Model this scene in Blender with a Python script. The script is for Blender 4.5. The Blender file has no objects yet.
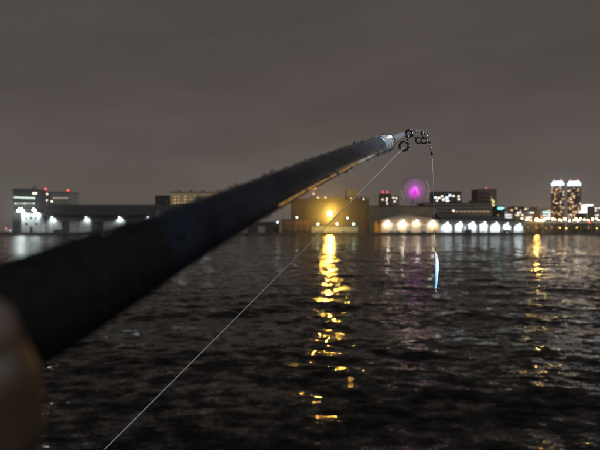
import bpy, bmesh, math, random
import numpy as np
from mathutils import Vector, Matrix
R = math.radians
random.seed(7)
rng = np.random.default_rng(7)
scene = bpy.context.scene
C = scene.collection

# ------------------------------------------------------------------ camera
CAM_Z = 3.2
FPX = 437.0                      # focal length in pixels of a 600 wide picture
PITCH = math.atan(7.0 / FPX)
cam_d = bpy.data.cameras.new('camera')
cam_d.sensor_width = 36.0
cam_d.lens = FPX / 600.0 * 36.0
cam_d.clip_start = 0.005
cam_d.clip_end = 6000.0
cam_d.dof.use_dof = True
cam_d.dof.focus_distance = 0.53
cam_d.dof.aperture_fstop = 9.0
cam = bpy.data.objects.new('camera', cam_d)
C.objects.link(cam)
cam.location = (0, 0, CAM_Z)
cam.rotation_euler = (R(90) + PITCH, 0, 0)
scene.camera = cam

# ------------------------------------------------------------------ world: low overcast lit by the city
SUN_EL, SUN_AZ = R(50), R(116)   # broad fill light added at night, standing in for an unseen headlamp
world = bpy.data.worlds.new('World')
scene.world = world
world.use_nodes = True
nt = world.node_tree
nt.nodes.clear()
out = nt.nodes.new('ShaderNodeOutputWorld')
sky = nt.nodes.new('ShaderNodeTexSky')
sky.sky_type = 'NISHITA'
sky.sun_disc = False
sky.sun_elevation = SUN_EL
sky.sun_rotation = SUN_AZ
bg_sky = nt.nodes.new('ShaderNodeBackground')
bg_sky.inputs['Strength'].default_value = 0.0006
nt.links.new(sky.outputs[0], bg_sky.inputs['Color'])
tc = nt.nodes.new('ShaderNodeTexCoord')
mp = nt.nodes.new('ShaderNodeMapping')
mp.inputs['Scale'].default_value = (1.2, 1.2, 4.5)
mp.inputs['Rotation'].default_value = (R(8), R(-14), 0)
nt.links.new(tc.outputs['Generated'], mp.inputs['Vector'])
nz = nt.nodes.new('ShaderNodeTexNoise')
nz.inputs['Scale'].default_value = 1.6
nz.inputs['Detail'].default_value = 9.0
nz.inputs['Roughness'].default_value = 0.58
nt.links.new(mp.outputs['Vector'], nz.inputs['Vector'])
cr = nt.nodes.new('ShaderNodeValToRGB')
cr.color_ramp.elements[0].position = 0.30
cr.color_ramp.elements[0].color = (0.084, 0.070, 0.061, 1)
cr.color_ramp.elements[1].position = 0.72
cr.color_ramp.elements[1].color = (0.119, 0.1005, 0.089, 1)
nt.links.new(nz.outputs['Fac'], cr.inputs['Fac'])
sx = nt.nodes.new('ShaderNodeSeparateXYZ')
nt.links.new(tc.outputs['Generated'], sx.inputs[0])
hz = nt.nodes.new('ShaderNodeMapRange')          # brighter low over the city, darker overhead
hz.inputs['From Min'].default_value = 0.0
hz.inputs['From Max'].default_value = 1.0
hz.inputs['To Min'].default_value = 1.15
hz.inputs['To Max'].default_value = 0.2
nt.links.new(sx.outputs['Z'], hz.inputs['Value'])
mul = nt.nodes.new('ShaderNodeMixRGB')
mul.blend_type = 'MULTIPLY'
mul.inputs['Fac'].default_value = 1.0
nt.links.new(cr.outputs['Color'], mul.inputs['Color1'])
nt.links.new(hz.outputs['Result'], mul.inputs['Color2'])
bg = nt.nodes.new('ShaderNodeBackground')
bg.inputs['Strength'].default_value = 1.0
nt.links.new(mul.outputs['Color'], bg.inputs['Color'])
add = nt.nodes.new('ShaderNodeAddShader')
nt.links.new(bg.outputs[0], add.inputs[0])
nt.links.new(bg_sky.outputs[0], add.inputs[1])
nt.links.new(add.outputs[0], out.inputs['Surface'])

fill_sun_d = bpy.data.lights.new('fill_sun', 'SUN')
fill_sun_d.energy = 2.2
fill_sun_d.angle = R(10)
fill_sun_d.color = (0.93, 0.97, 1.0)
fill_sun = bpy.data.objects.new('fill_sun', fill_sun_d)
C.objects.link(fill_sun)
fill_sun.location = (-3, -6, 12)
# direction towards the light
ldir = Vector((math.sin(SUN_AZ) * math.cos(SUN_EL), math.cos(SUN_AZ) * math.cos(SUN_EL), math.sin(SUN_EL)))
fill_sun.rotation_euler = ldir.to_track_quat('Z', 'Y').to_euler()

vs = scene.view_settings
vs.view_transform = 'Standard'
vs.look = 'None'
vs.exposure = 0.0
vs.gamma = 1.0
vs.use_curve_mapping = False
scene.cycles.use_denoising = True
scene.cycles.max_bounces = 5
scene.cycles.sample_clamp_indirect = 6.0
scene.cycles.caustics_reflective = False
scene.cycles.caustics_refractive = False


# ------------------------------------------------------------------ pixel of the photograph -> point of the place at a chosen distance
def W(px, py, D):
    u, v = (px - 300.0) / FPX, (225.0 - py) / FPX
    y = math.cos(PITCH) - v * math.sin(PITCH)
    z = math.sin(PITCH) + v * math.cos(PITCH)
    return Vector((u * D / y, D, CAM_Z + z * D / y))


# ------------------------------------------------------------------ materials
MATS = {}


def material(name, col, rough=0.7, metal=0.0, var=0.25, scale=2.0, coat=0.0, emit=None, strength=0.0, sampled=True, bump=0.0, ior=1.5):
    if name in MATS:
        return MATS[name]
    m = bpy.data.materials.new(name)
    m.use_nodes = True
    t = m.node_tree
    b = t.nodes['Principled BSDF']
    b.inputs['Roughness'].default_value = rough
    b.inputs['Metallic'].default_value = metal
    b.inputs['IOR'].default_value = ior
    if coat:
        b.inputs['Coat Weight'].default_value = coat
        b.inputs['Coat Roughness'].default_value = 0.08
    g = t.nodes.new('ShaderNodeTexCoord')
    n = t.nodes.new('ShaderNodeTexNoise')
    n.inputs['Scale'].default_value = scale
    n.inputs['Detail'].default_value = 6
    t.links.new(g.outputs['Object'], n.inputs['Vector'])
    r = t.nodes.new('ShaderNodeValToRGB')
    r.color_ramp.elements[0].position = 0.3
    r.color_ramp.elements[1].position = 0.7
    r.color_ramp.elements[0].color = (*[c * (1 - var) for c in col], 1)
    r.color_ramp.elements[1].color = (*[min(1, c * (1 + var)) for c in col], 1)
    t.links.new(n.outputs['Fac'], r.inputs['Fac'])
    t.links.new(r.outputs['Color'], b.inputs['Base Color'])
    if bump:
        bn = t.nodes.new('ShaderNodeBump')
        bn.inputs['Strength'].default_value = bump
        bn.inputs['Distance'].default_value = 0.02
        t.links.new(n.outputs['Fac'], bn.inputs['Height'])
        t.links.new(bn.outputs['Normal'], b.inputs['Normal'])
    if emit:
        b.inputs['Emission Color'].default_value = (*emit, 1)
        b.inputs['Emission Strength'].default_value = strength
        m.cycles.emission_sampling = 'AUTO' if sampled else 'NONE'
    MATS[name] = m
    return m


def lamp_mat(name, col, strength, sampled=True):
    return material(name, (0.8, 0.8, 0.8), 0.5, var=0.0, emit=col, strength=strength, sampled=sampled)


# facades and ground
M_conc = material('weathered concrete', (0.22, 0.21, 0.20), 0.85, scale=0.25)
M_dark = material('dark cladding', (0.035, 0.033, 0.032), 0.8, scale=0.2)
M_roof = material('dark sheet roof', (0.010, 0.009, 0.008), 0.75, scale=0.3)
M_white = material('white painted wall', (0.30, 0.31, 0.305), 0.75, var=0.12, scale=0.2)
M_cream = material('cream cladding', (0.52, 0.40, 0.27), 0.75, var=0.10, scale=0.2)
M_tan = material('tan concrete', (0.022, 0.025, 0.030), 0.85, var=0.2, scale=0.08)
M_brown = material('red brown cladding', (0.14, 0.075, 0.05), 0.85, scale=0.2)
M_tower = material('brown tower cladding', (0.085, 0.055, 0.04), 0.8, scale=0.1)
M_grey = material('grey facade', (0.16, 0.15, 0.14), 0.85, scale=0.1)
M_greyg = material('olive grey facade', (0.13, 0.13, 0.095), 0.85, scale=0.1)
M_glassd = material('unlit window glass', (0.02, 0.022, 0.025), 0.15, var=0.1)
M_metal = material('galvanised steel', (0.25, 0.25, 0.25), 0.45, metal=0.7)
M_tyre = material('tyre rubber', (0.02, 0.02, 0.02), 0.9)
M_ground = material('asphalt apron', (0.05, 0.05, 0.05), 0.9, scale=0.3)
M_leaf = material('dark foliage', (0.045, 0.06, 0.03), 0.7, var=0.4, scale=0.5)
M_bark = material('bark', (0.06, 0.045, 0.035), 0.9)

# lights
L_sod = lamp_mat('sodium lamp', (1.0, 0.52, 0.08), 2300)
L_flood = lamp_mat('white floodlight', (0.84, 1.0, 0.95), 110)
L_wallw = lamp_mat('cool wall lamp', (0.86, 0.96, 1.0), 7)
L_wallm = lamp_mat('warm white wall lamp', (1.0, 0.92, 0.80), 90)
L_green = lamp_mat('greenish mercury lamp', (0.58, 1.0, 0.80), 5)
L_or = lamp_mat('orange street lamp', (1.0, 0.52, 0.10), 900)
L_road = lamp_mat('warm road lamp', (1.0, 0.68, 0.30), 60)
L_cool = lamp_mat('cool road lamp', (0.85, 0.95, 1.0), 35)
L_red = lamp_mat('red beacon lamp', (1.0, 0.006, 0.012), 3.5, False)
L_teal = lamp_mat('teal sign light', (0.12, 0.85, 0.75), 2.6, False)
L_win = [lamp_mat('lit window warm', (1.0, 0.62, 0.28), 1.5, False), lamp_mat('lit window amber', (1.0, 0.48, 0.16), 0.9, False),
         lamp_mat('lit window white', (1.0, 0.86, 0.68), 2.2, False), lamp_mat('lit window cool', (0.82, 0.93, 1.0), 2.0, False),
         lamp_mat('lit window dim', (1.0, 0.55, 0.25), 0.35, False)]
L_crown = lamp_mat('tower crown light', (0.62, 0.82, 1.0), 2.6, False)
L_mag = lamp_mat('magenta wheel light', (0.60, 0.0, 0.66), 0.75, False)
L_mag2 = lamp_mat('bright magenta wheel light', (1.0, 0.0, 0.85), 1.5, False)
L_band = lamp_mat('green white lit windows', (0.78, 1.0, 0.85), 1.1, False)
L_yel = lamp_mat('yellow stairwell light', (1.0, 0.80, 0.25), 1.6, False)


# ------------------------------------------------------------------ mesh helpers
ORIGIN = {}


class MB:
    def __init__(self):
        self.v, self.f = [], []

    def box(self, x0, x1, y0, y1, z0, z1):
        n = len(self.v)
        self.v += [(x0, y0, z0), (x1, y0, z0), (x1, y1, z0), (x0, y1, z0), (x0, y0, z1), (x1, y0, z1), (x1, y1, z1), (x0, y1, z1)]
        self.f += [[n + i for i in q] for q in ((3, 2, 1, 0), (4, 5, 6, 7), (0, 1, 5, 4), (1, 2, 6, 5), (2, 3, 7, 6), (3, 0, 4, 7))]
        return self

    def prism(self, poly, y0, y1):
        """poly: (x, z) counter-clockwise seen from -y, extruded along y"""
        n, k = len(self.v), len(poly)
        self.v += [(x, y0, z) for x, z in poly] + [(x, y1, z) for x, z in poly]
        self.f.append([n + i for i in range(k)])
        self.f.append([n + k + i for i in reversed(range(k))])
        for i in range(k):
            j = (i + 1) % k
            self.f.append([n + j, n + i, n + k + i, n + k + j])
        return self

    def tube(self, pts, rad, seg=8, cap=True, closed=False):
        pts = [Vector(p) for p in pts]
        k = len(pts)
        rads = rad if isinstance(rad, (list, tuple)) else [rad] * k
        n = len(self.v)
        prev = None
        for i, p in enumerate(pts):
            if closed:
                d = pts[(i + 1) % k] - pts[i - 1]
            else:
                d = pts[min(i + 1, k - 1)] - pts[max(i - 1, 0)]
            d.normalize()
            if prev is None:
                a = d.orthogonal().normalized()
            else:
                a = (prev - d * prev.dot(d))
                a = a.normalized() if a.length > 1e-9 else d.orthogonal().normalized()
            prev = a
            b = d.cross(a)
            for s in range(seg):
                t = 2 * math.pi * s / seg
                self.v.append(tuple(p + (a * math.cos(t) + b * math.sin(t)) * rads[i]))
        for i in range(k if closed else k - 1):
            i2 = (i + 1) % k
            for s in range(seg):
                s2 = (s + 1) % seg
                self.f.append([n + i * seg + s, n + i * seg + s2, n + i2 * seg + s2, n + i2 * seg + s])
        if cap and not closed:
            self.f.append([n + s for s in reversed(range(seg))])
            self.f.append([n + (k - 1) * seg + s for s in range(seg)])
        return self

    def ring(self, c, nrm, r, tr, seg=20, tseg=8):
        nrm = Vector(nrm).normalized()
        a = nrm.orthogonal().normalized()
        b = nrm.cross(a)
        c = Vector(c)
        return self.tube([c + (a * math.cos(2 * math.pi * i / seg) + b * math.sin(2 * math.pi * i / seg)) * r for i in range(seg)], tr, tseg, closed=True)

    def ball(self, c, r, seg=10, rings=6, sc=(1, 1, 1)):
        n = len(self.v)
        c = Vector(c)
        self.v.append((c.x, c.y, c.z + r * sc[2]))
        for i in range(1, rings):
            ph = math.pi * i / rings
            for s in range(seg):
                t = 2 * math.pi * s / seg
                self.v.append((c.x + r * sc[0] * math.sin(ph) * math.cos(t), c.y + r * sc[1] * math.sin(ph) * math.sin(t), c.z + r * sc[2] * math.cos(ph)))
        self.v.append((c.x, c.y, c.z - r * sc[2]))
        last = len(self.v) - 1
        for s in range(seg):
            s2 = (s + 1) % seg
            self.f.append([n, n + 1 + s, n + 1 + s2])
            self.f.append([last, n + 1 + (rings - 2) * seg + s2, n + 1 + (rings - 2) * seg + s])
            for i in range(rings - 2):
                q = n + 1 + i * seg
                self.f.append([q + s, q + seg + s, q + seg + s2, q + s2])
        return self

    def build(self, name, mat, parent=None, smooth=False):
        o0 = ORIGIN.get(parent.name, Vector((0, 0, 0))) if parent else Vector((0, 0, 0))
        me = bpy.data.meshes.new(name)
        me.from_pydata([(x - o0.x, y - o0.y, z - o0.z) for x, y, z in self.v], [], self.f)
        me.update()
        if smooth:
            me.polygons.foreach_set('use_smooth', [True] * len(me.polygons))
        if mat:
            me.materials.append(mat)
        o = bpy.data.objects.new(name, me)
        C.objects.link(o)
        if parent:
            o.parent = parent
            ORIGIN[o.name] = o0
        return o


def tag(o, label=None, cat=None, group=None, kind=None):
    if label:
        o['label'] = label
    if cat:
        o['category'] = cat
    if group:
        o['group'] = group
    if kind:
        o['kind'] = kind
    return o


def thing(name, loc, label, cat, group=None):
    o = bpy.data.objects.new(name, None)
    C.objects.link(o)
    o.location = loc
    o.empty_display_size = 0.2
    ORIGIN[o.name] = Vector(loc)
    return tag(o, label, cat, group)


UNIT = {}


def unit_box(mat):
    if mat.name not in UNIT:
        b = MB().box(-.5, .5, -.5, .5, -.5, .5).build('unit', mat)
        UNIT[mat.name] = b.data
        bpy.data.objects.remove(b)
    return UNIT[mat.name]


def piece(name, mat, parent, x0, x1, y0, y1, z0, z1):
    """a box piece that shares its mesh with every piece of the same material"""
    o = bpy.data.objects.new(name, unit_box(mat))
    C.objects.link(o)
    o0 = ORIGIN[parent.name]
    o.location = ((x0 + x1) / 2 - o0.x, (y0 + y1) / 2 - o0.y, (z0 + z1) / 2 - o0.z)
    o.scale = (abs(x1 - x0), abs(y1 - y0), abs(z1 - z0))
    o.parent = parent
    return o


def copy_tree(o, parent=None):
    c = o.copy()
    C.objects.link(c)
    c.parent = parent
    for ch in o.children:
        copy_tree(ch, c)
    return c


# ================================================================== THE SETTING
GZ = 2.6                          # level of the far quay
SHORE = 450.0


def make_water():
    xs = [0.0]
    while xs[-1] < 900:
        xs.append(xs[-1] + max(0.09, 0.016 * xs[-1]))
    xs = np.array([-x for x in xs[:0:-1]] + xs)
    ys = [0.6]
    while ys[-1] < SHORE + 3:
        ys.append(ys[-1] + max(0.045, 0.0075 * ys[-1]))
    ys = np.array(ys)
    X, Y = np.meshgrid(xs, ys)
    dx = np.gradient(xs)[None, :] + 0 * X
    dy = np.gradient(ys)[:, None] + 0 * X
    cell = np.maximum(dx, dy)
    Z = np.zeros_like(X)
    # slow patches of rougher and calmer water
    gust = np.zeros_like(X)
    for i in range(9):
        k = 2 * np.pi / rng.uniform(6, 40)
        a = rng.uniform(0, 2 * np.pi)
        gust += np.sin(k * (X * np.cos(a) + Y * np.sin(a)) + rng.uniform(0, 6.28)) / 3.0
    gust = 1.0 + 0.30 * gust
    for i in range(80):
        lam = 0.30 * (5.2 / 0.30) ** rng.random()
        a = R(-96) + rng.normal(0, 0.65)              # wind waves running towards the angler
        k = 2 * np.pi / lam
        amp = 0.0020 * lam ** 0.85 * rng.uniform(0.5, 1.5)
        fade = np.clip((lam / cell - 3.0) / 4.0, 0, 1)
        ph = k * (X * np.cos(a) + Y * np.sin(a)) + rng.uniform(0, 6.28)
        s = np.sin(ph)
        Z += amp * fade * gust * (s + 0.25 * np.cos(2 * ph) * (1 if lam > 0.8 else 0))
    nY, nX = X.shape
    me = bpy.data.meshes.new('water')
    co = np.stack([X, Y, Z], -1).reshape(-1, 3).astype(np.float32)
    me.vertices.add(len(co))
    me.vertices.foreach_set('co', co.ravel())
    idx = np.arange(nY * nX).reshape(nY, nX)
    q = np.stack([idx[:-1, :-1], idx[:-1, 1:], idx[1:, 1:], idx[1:, :-1]], -1).reshape(-1, 4)
    me.loops.add(q.size)
    me.loops.foreach_set('vertex_index', q.ravel().astype(np.int32))
    me.polygons.add(len(q))
    me.polygons.foreach_set('loop_start', (np.arange(len(q)) * 4).astype(np.int32))
    me.polygons.foreach_set('use_smooth', np.ones(len(q), dtype=bool))
    me.update()
    me.validate()
    m = bpy.data.materials.new('harbour water')
    m.use_nodes = True
    t = m.node_tree
    b = t.nodes['Principled BSDF']
    b.inputs['Base Color'].default_value = (0.0025, 0.0025, 0.0024, 1)
    b.inputs['Roughness'].default_value = 0.06
    b.inputs['IOR'].default_value = 1.33
    b.inputs['Specular IOR Level'].default_value = 0.2
    g = t.nodes.new('ShaderNodeTexCoord')
    geo = t.nodes.new('ShaderNodeNewGeometry')
    last = geo.outputs['Normal']
    for scl, amount, stretch in ((0.22, 0.30, 3.2), (1.2, 0.42, 2.2), (4.0, 0.78, 1.6), (15.0, 0.40, 1.3)):   # swell, chop, ripples, capillary ripples
        mpn = t.nodes.new('ShaderNodeMapping')
        mpn.inputs['Scale'].default_value = (scl / stretch, scl, scl)
        t.links.new(g.outputs['Object'], mpn.inputs['Vector'])
        n = t.nodes.new('ShaderNodeTexNoise')
        n.inputs['Scale'].default_value = 1.0
        n.inputs['Detail'].default_value = 2.0
        t.links.new(mpn.outputs[0], n.inputs['Vector'])
        sb = t.nodes.new('ShaderNodeVectorMath')
        sb.operation = 'SUBTRACT'
        sb.inputs[1].default_value = (0.5, 0.5, 0.5)
        t.links.new(n.outputs['Color'], sb.inputs[0])
        ml = t.nodes.new('ShaderNodeVectorMath')
        ml.operation = 'MULTIPLY'
        ml.inputs[1].default_value = (amount, amount, 0.0)
        t.links.new(sb.outputs[0], ml.inputs[0])
        ad = t.nodes.new('ShaderNodeVectorMath')
        ad.operation = 'ADD'
        t.links.new(last, ad.inputs[0])
        t.links.new(ml.outputs[0], ad.inputs[1])
        last = ad.outputs[0]
    nm = t.nodes.new('ShaderNodeVectorMath')
    nm.operation = 'NORMALIZE'
    t.links.new(last, nm.inputs[0])
    t.links.new(nm.outputs[0], b.inputs['Normal'])
    me.materials.append(m)
    o = bpy.data.objects.new('water', me)
    C.objects.link(o)
    return tag(o, 'dark choppy harbour water with lamp reflections', kind='structure')


make_water()
tag(MB().box(-1500, 1500, SHORE + 0.9, 1600, GZ - 0.6, GZ).build('ground', M_ground), 'dark port apron beyond the water', kind='structure')
far_quay = MB().box(-1500, 1500, SHORE, SHORE + 0.9, -3, GZ + 0.15).build('far_quay_wall', material('quay concrete', (0.07, 0.066, 0.06), 0.9, scale=0.1))
tag(far_quay, 'dark concrete quay wall along the far shore', kind='structure')
tag(MB().box(-30, 30, -14, 0.6, -3, 1.65).build('quay', M_conc), 'concrete quay the angler stands on', kind='structure')


# ================================================================== FAR SHORE: BUILDINGS
def block(name, px0, px1, py_top, D, depth, mat, label, cat='building', group=None, parapet=True, base=GZ):
    a, b_ = W(px0, py_top, D), W(px1, py_top, D)
    root = thing(name, ((a.x + b_.x) / 2, D, base), label, cat, group)
    MB().box(a.x, b_.x, D, D + depth, base, a.z).build('wall', mat, root)
    if parapet:
        e = 0.25
        rb = MB()
        rb.box(a.x - e, b_.x + e, D - e, D + depth + e, a.z, a.z + 0.7)
        rb.build('roof', M_roof, root)
    root['_x0'], root['_x1'], root['_top'], root['_D'] = a.x, b_.x, a.z, D
    return root


def window(root, px, py, w, h, D, mat):
    """one lit window, w x h pixels of the photograph, its frame a little proud of the wall"""
    a, b_ = W(px - w / 2, py + h / 2, D), W(px + w / 2, py - h / 2, D)
    return piece('window', mat, root, a.x, b_.x, D - 0.12, D + 0.05, a.z, b_.z)


def beacon(root, px, py, D, mat=L_red, r=0.9, base=None):
    p = W(px, py, D + 1.0)
    b_ = MB()
    b_.tube([(p.x, p.y, (base if base is not None else p.z - 4)), (p.x, p.y, p.z)], 0.15, 6)
    post = b_.build('beacon_post', M_metal, root)
    MB().ball(p, r, 8, 6).build('beacon_light', mat, post, True)


def wall_lamp(root, px, py, D, mat, r=0.55, out_=2.3, watts=8000.0, spread=128, col=(0.86, 0.96, 1.0)):
    p = W(px, py, D)
    b_ = MB().box(p.x - 0.08, p.x + 0.08, D - out_, D, p.z + 0.45, p.z + 0.6)
    b_.prism([(p.x - 0.7, p.z + 0.42), (p.x + 0.7, p.z + 0.42), (p.x + 0.3, p.z + 0.85), (p.x - 0.3, p.z + 0.85)], D - out_ - 0.6, D - out_ + 0.5)
    lamp = b_.build('wall_lamp', M_metal, root)
    MB().ball((p.x, D - out_, p.z), r, 8, 5).build('bulb', mat, lamp, True)
    ld = bpy.data.lights.new('wall_lamp_light', 'SPOT')
    ld.energy = watts * random.uniform(.55, 1.35)
    ld.color = col
    ld.spot_size = R(spread)
    ld.spot_blend = 0.7
    ld.shadow_soft_size = 0.25
    lo = bpy.data.objects.new('wall_lamp_light', ld)
    C.objects.link(lo)
    lo.parent = lamp
    o0 = ORIGIN[lamp.name]
    lo.location = (p.x - o0.x, D - out_ - o0.y, p.z - r - 0.15 - o0.z)
    lo.rotation_euler = (R(24), 0, 0)             # down and a little towards the wall


def doors(root, px0, px1, py0, D, mat=M_dark, base=GZ):
    a, b_ = W(px0, py0, D), W(px1, py0, D)
    d = piece('door', mat, root, a.x, b_.x, D - 0.1, D + 0.05, base, a.z)
    return d


# ---- long dark-roofed warehouse on the left shore
D = 468.0
a, b_ = W(38, 216.3, D), W(218, 216.3, D)
wh = thing('warehouse', ((a.x + b_.x) / 2, D, GZ), 'long white-walled warehouse with a wide dark roof and four cool wall lamps', 'warehouse')
MB().box(a.x, b_.x, D, D + 45, GZ, a.z).build('wall', M_white, wh)
rt = W(100, 204, D)
mb = MB()
n0 = 24
# roof: eaves fascia and slope up to the ridge set back
mb.v += [(a.x - 1, D - 2.2, a.z), (b_.x + 1, D - 2.2, a.z), (b_.x + 1, D - 2.2, a.z + 1.2), (a.x - 1, D - 2.2, a.z + 1.2),
         (a.x - 1, D + 22, rt.z + .5), (b_.x + 1, D + 22, rt.z + .5), (a.x - 1, D + 47, a.z), (b_.x + 1, D + 47, a.z)]
mb.f += [[0, 1, 2, 3], [3, 2, 5, 4], [4, 5, 7, 6], [0, 3, 4, 6], [1, 7, 5, 2], [0, 6, 7, 1]]
roof = mb.build('roof', M_roof, wh)
for i in range(19):                     # standing seams of the sheet roof
    x = a.x + (b_.x - a.x) * (i + .5) / 19
    s = MB().tube([(x, D - 2.2, a.z + 1.25), (x, D + 22, rt.z + .55)], 0.14, 5)
    s.build('roof_seam', M_roof, roof)
for px in (53, 87, 120, 149, 182, 206):
    wall_lamp(wh, px, 217.2, D, L_wallw)
for px0, px1 in ((92, 103), (62, 69), (126, 132), (160, 170)):
    doors(wh, px0, px1, 221.5, D)
for i in range(14):
    px = 41 + i * 12.6
    p = W(px, 218, D)
    piece('downpipe', M_conc, wh, p.x - .15, p.x + .15, D - .3, D, GZ, a.z - .4)

# ---- dark control building with a green-white window band
cb = block('control_building', 13, 37, 189.5, 490, 18, M_dark, 'dark control building with a greenish lit window band and a slanted roof mast', 'building')
for i in range(8):
    window(cb, 15.2 + i * 2.65, 197.3 + i * .12, 2.2, 1.5, 490, L_band)
for i in range(2):
    window(cb, 33.5 + i * 2.4, 193.3, 1.9, 1.8, 490, L_win[2])
for i in range(7):
    window(cb, 15.6 + i * 3.0, 203.5, 2.0, 1.2, 490, L_win[4] if i % 3 else L_band)
p0, p1 = W(32, 190, 492), W(36, 185, 492)
MB().tube([p0, p1], 0.55, 6).build('mast', M_dark, cb)
# railing round the control building roof
e = cb['_D']
for i in range(9):
    x = cb['_x0'] + (cb['_x1'] - cb['_x0']) * i / 8
    piece('railing_post', M_metal, cb, x - .06, x + .06, e - .06, e + .06, cb['_top'] + .7, cb['_top'] + 1.9)

rb_ = block('office_building', 44.5, 70, 192.5, 520, 20, M_grey, 'flat grey block with two red roof beacons behind the dark-roofed warehouse', 'building')
beacon(rb_, 45.5, 189.3, 520, r=1.1)
beacon(rb_, 68, 190.3, 520, r=1.1)
for px, py in ((47, 194), (46.6, 200.3), (51.8, 201.4)):
    window(rb_, px, py, 1.7, 1.5, 520, L_win[2])
for i in range(6):
    window(rb_, 54 + i * 2.6, 198, 1.8, 1.2, 520, L_win[4])

# ---- floodlit white port house
ph = block('port_house', 21.5, 40.5, 212.8, 461, 9, M_white, 'floodlit white port house under two glaring floodlights', 'building')
for px, py in ((26, 218), (31, 218), (36, 218), (26.5, 224), (36.5, 224)):
    window(ph, px, py, 2.2, 2.2, 461, M_glassd)
doors(ph, 30, 32.6, 226.5, 461)
# floodlight masts
for i, px in enumerate((20.5, 34.5)):
    p = W(px, 210.4, 456.0)
    fm = thing('floodlight_mast', (p.x, p.y, GZ), 'steel mast with a glaring white floodlight beside the white port house', 'floodlight', 'floodlights at the port house')
    MB().tube([(p.x, p.y, GZ), (p.x, p.y, p.z + .2)], [0.22, 0.14], 8).build('pole', M_metal, fm)
    hd = MB().box(p.x - 1.5, p.x + 1.5, p.y + .35, p.y + .6, p.z - .9, p.z + .9).build('lamp_housing', M_metal, fm)
    for s in ((-1.9, -.1, 1.7, -1, .8) if i == 0 else (-1, .6)):
        MB().ball((p.x + s * 1.1, p.y, p.z + (.75 if s in (-1, .8) else -.3)), 1.0 if i == 0 else .8, 8, 5).build('bulb', L_flood, hd, True)
    ld = bpy.data.lights.new('floodlight_beam', 'SPOT')
    ld.energy = 15000.0
    ld.color = (0.86, 0.96, 1.0)
    ld.spot_size = R(120)
    ld.spot_blend = .8
    ld.shadow_soft_size = .5
    lo = bpy.data.objects.new('floodlight_beam', ld)
    C.objects.link(lo)
    lo.parent = fm
    lo.location = (0, .9, p.z - 1.6 - GZ)
    lo.rotation_euler = (R(38), 0, R(0))

# ---- yellow-lit block behind the warehouse roof
yb = block('apartment_building', 170.5, 216, 192.4, 640, 20, material('ochre facade', (0.60, 0.46, 0.25), 0.8, var=.15, scale=.05), 'ochre block with dim yellow windows behind the dark warehouse roof', 'building')
for i in range(12):
    for j in range(3):
        if random.random() < .5:
            window(yb, 175 + i * 3.4, 196.5 + j * 3.2, 1.5, 1.2, 640, random.choice((L_win[1], L_win[4], L_win[4])))
for i in range(3):
    p = W(178 + i * 12, 192.5, 640)
    piece('rooftop_tank', M_brown, yb, p.x - 2, p.x + 2, 644, 649, p.z + .7 - .0, p.z + 3)
block('apartment_building', 155, 170, 196, 660, 15, M_tan, 'narrow tan block next to the ochre block', 'building')

# ---- red-brown low shed and its lamps, under the rod
rs = block('shed', 281, 309, 219.8, 466, 14, M_brown, 'low red-brown quay shed with two cool lamps', 'shed')
for px, py in ((277.5, 222.3), (297, 217.2)):
    p = W(px, py, 463)
    q = thing('lamp_post', (p.x, p.y, GZ), 'cool white lamp on a post beside the low red-brown shed', 'street lamp', 'lamps by the red-brown shed')
    MB().tube([(p.x, p.y, GZ), (p.x, p.y, p.z)], 0.14, 8).build('pole', M_metal, q)
    MB().ball(p, 0.75, 8, 5).build('bulb', L_wallw, q, True)
for i in range(4):
    doors(rs, 284 + i * 6.2, 288 + i * 6.2, 224.5, 466)
lowl = block('shed', 222, 279, 222.5, 470, 14, M_dark, 'long low dark shed beside the red-brown shed', 'shed')
doors(lowl, 240, 247, 226, 470, M_conc)
doors(lowl, 258, 265, 226, 470, M_conc)

# ---- big tan silo building lit by the sodium lamp
tb = block('silo_building', 291, 369, 199.2, 500, 34, M_tan, 'large tan silo building lit orange by the sodium lamp', 'building')
for i in range(14):                    # vertical ribs of the concrete cells
    x = tb['_x0'] + (tb['_x1'] - tb['_x0']) * (i + .5) / 14
    MB().box(x - .5, x + .5, 499.5, 500.02, GZ, tb['_top'] - .3).build('rib', M_tan, tb)
for pxa, pxb, py in ((311, 344, 196.3), (346.5, 358, 190), (362, 367, 196.8)):
    p, q = W(pxa, py, 508), W(pxb, py, 508)
    piece('roof_house', M_grey if pxa < 340 else M_greyg, tb, p.x, q.x, 506, 522, tb['_top'] + .7, p.z)
for px, py, mt in ((313.5, 193.8, L_win[0]), (318, 197.6, L_win[2]), (325.5, 197.6, L_win[2]), (351, 198.4, L_win[0]), (363.5, 199.2, L_win[2])):
    p = W(px, py, 499)
    MB().ball(p, 0.75, 8, 5).build('roof_light', mt, tb, True)
# sodium lamp on its tall mast
p = W(330, 213.6, 461.0)
sl = thing('sodium_lamp_mast', (p.x, p.y, GZ), 'tall mast with a blazing orange sodium lamp in front of the tan silo building', 'street lamp')
MB().tube([(p.x, p.y + .6, GZ), (p.x, p.y + .6, p.z + 1)], [0.3, 0.16], 8).build('pole', M_metal, sl)
hd = MB().ring((p.x, p.y + .45, p.z), (0, 1, 0), 1.5, .2, 20, 6).build('lamp_housing', M_metal, sl)
for k in range(7):
    t_ = 2 * math.pi * k / 6
    rr = 0.0 if k == 6 else 1.45
    MB().ball((p.x + rr * math.cos(t_), p.y - .1, p.z + rr * math.sin(t_)), 0.62, 10, 6).build('bulb', L_sod, hd, True)
for px, py, r in ((318, 224, 1.0), (337, 223.8, 1.05), (353.5, 224, 1.15), (347.5, 218, .8)):
    p = W(px, py, 458.0)
    q = thing('lamp_post', (p.x, p.y, GZ), 'greenish white lamp on a short post in front of the tan silo building', 'street lamp', 'green lamps before the silo')
    MB().tube([(p.x, p.y, GZ), (p.x, p.y, p.z)], 0.14, 8).build('pole', M_metal, q)
    MB().ball(p, r, 8, 5).build('bulb', L_green, q, True)
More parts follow.
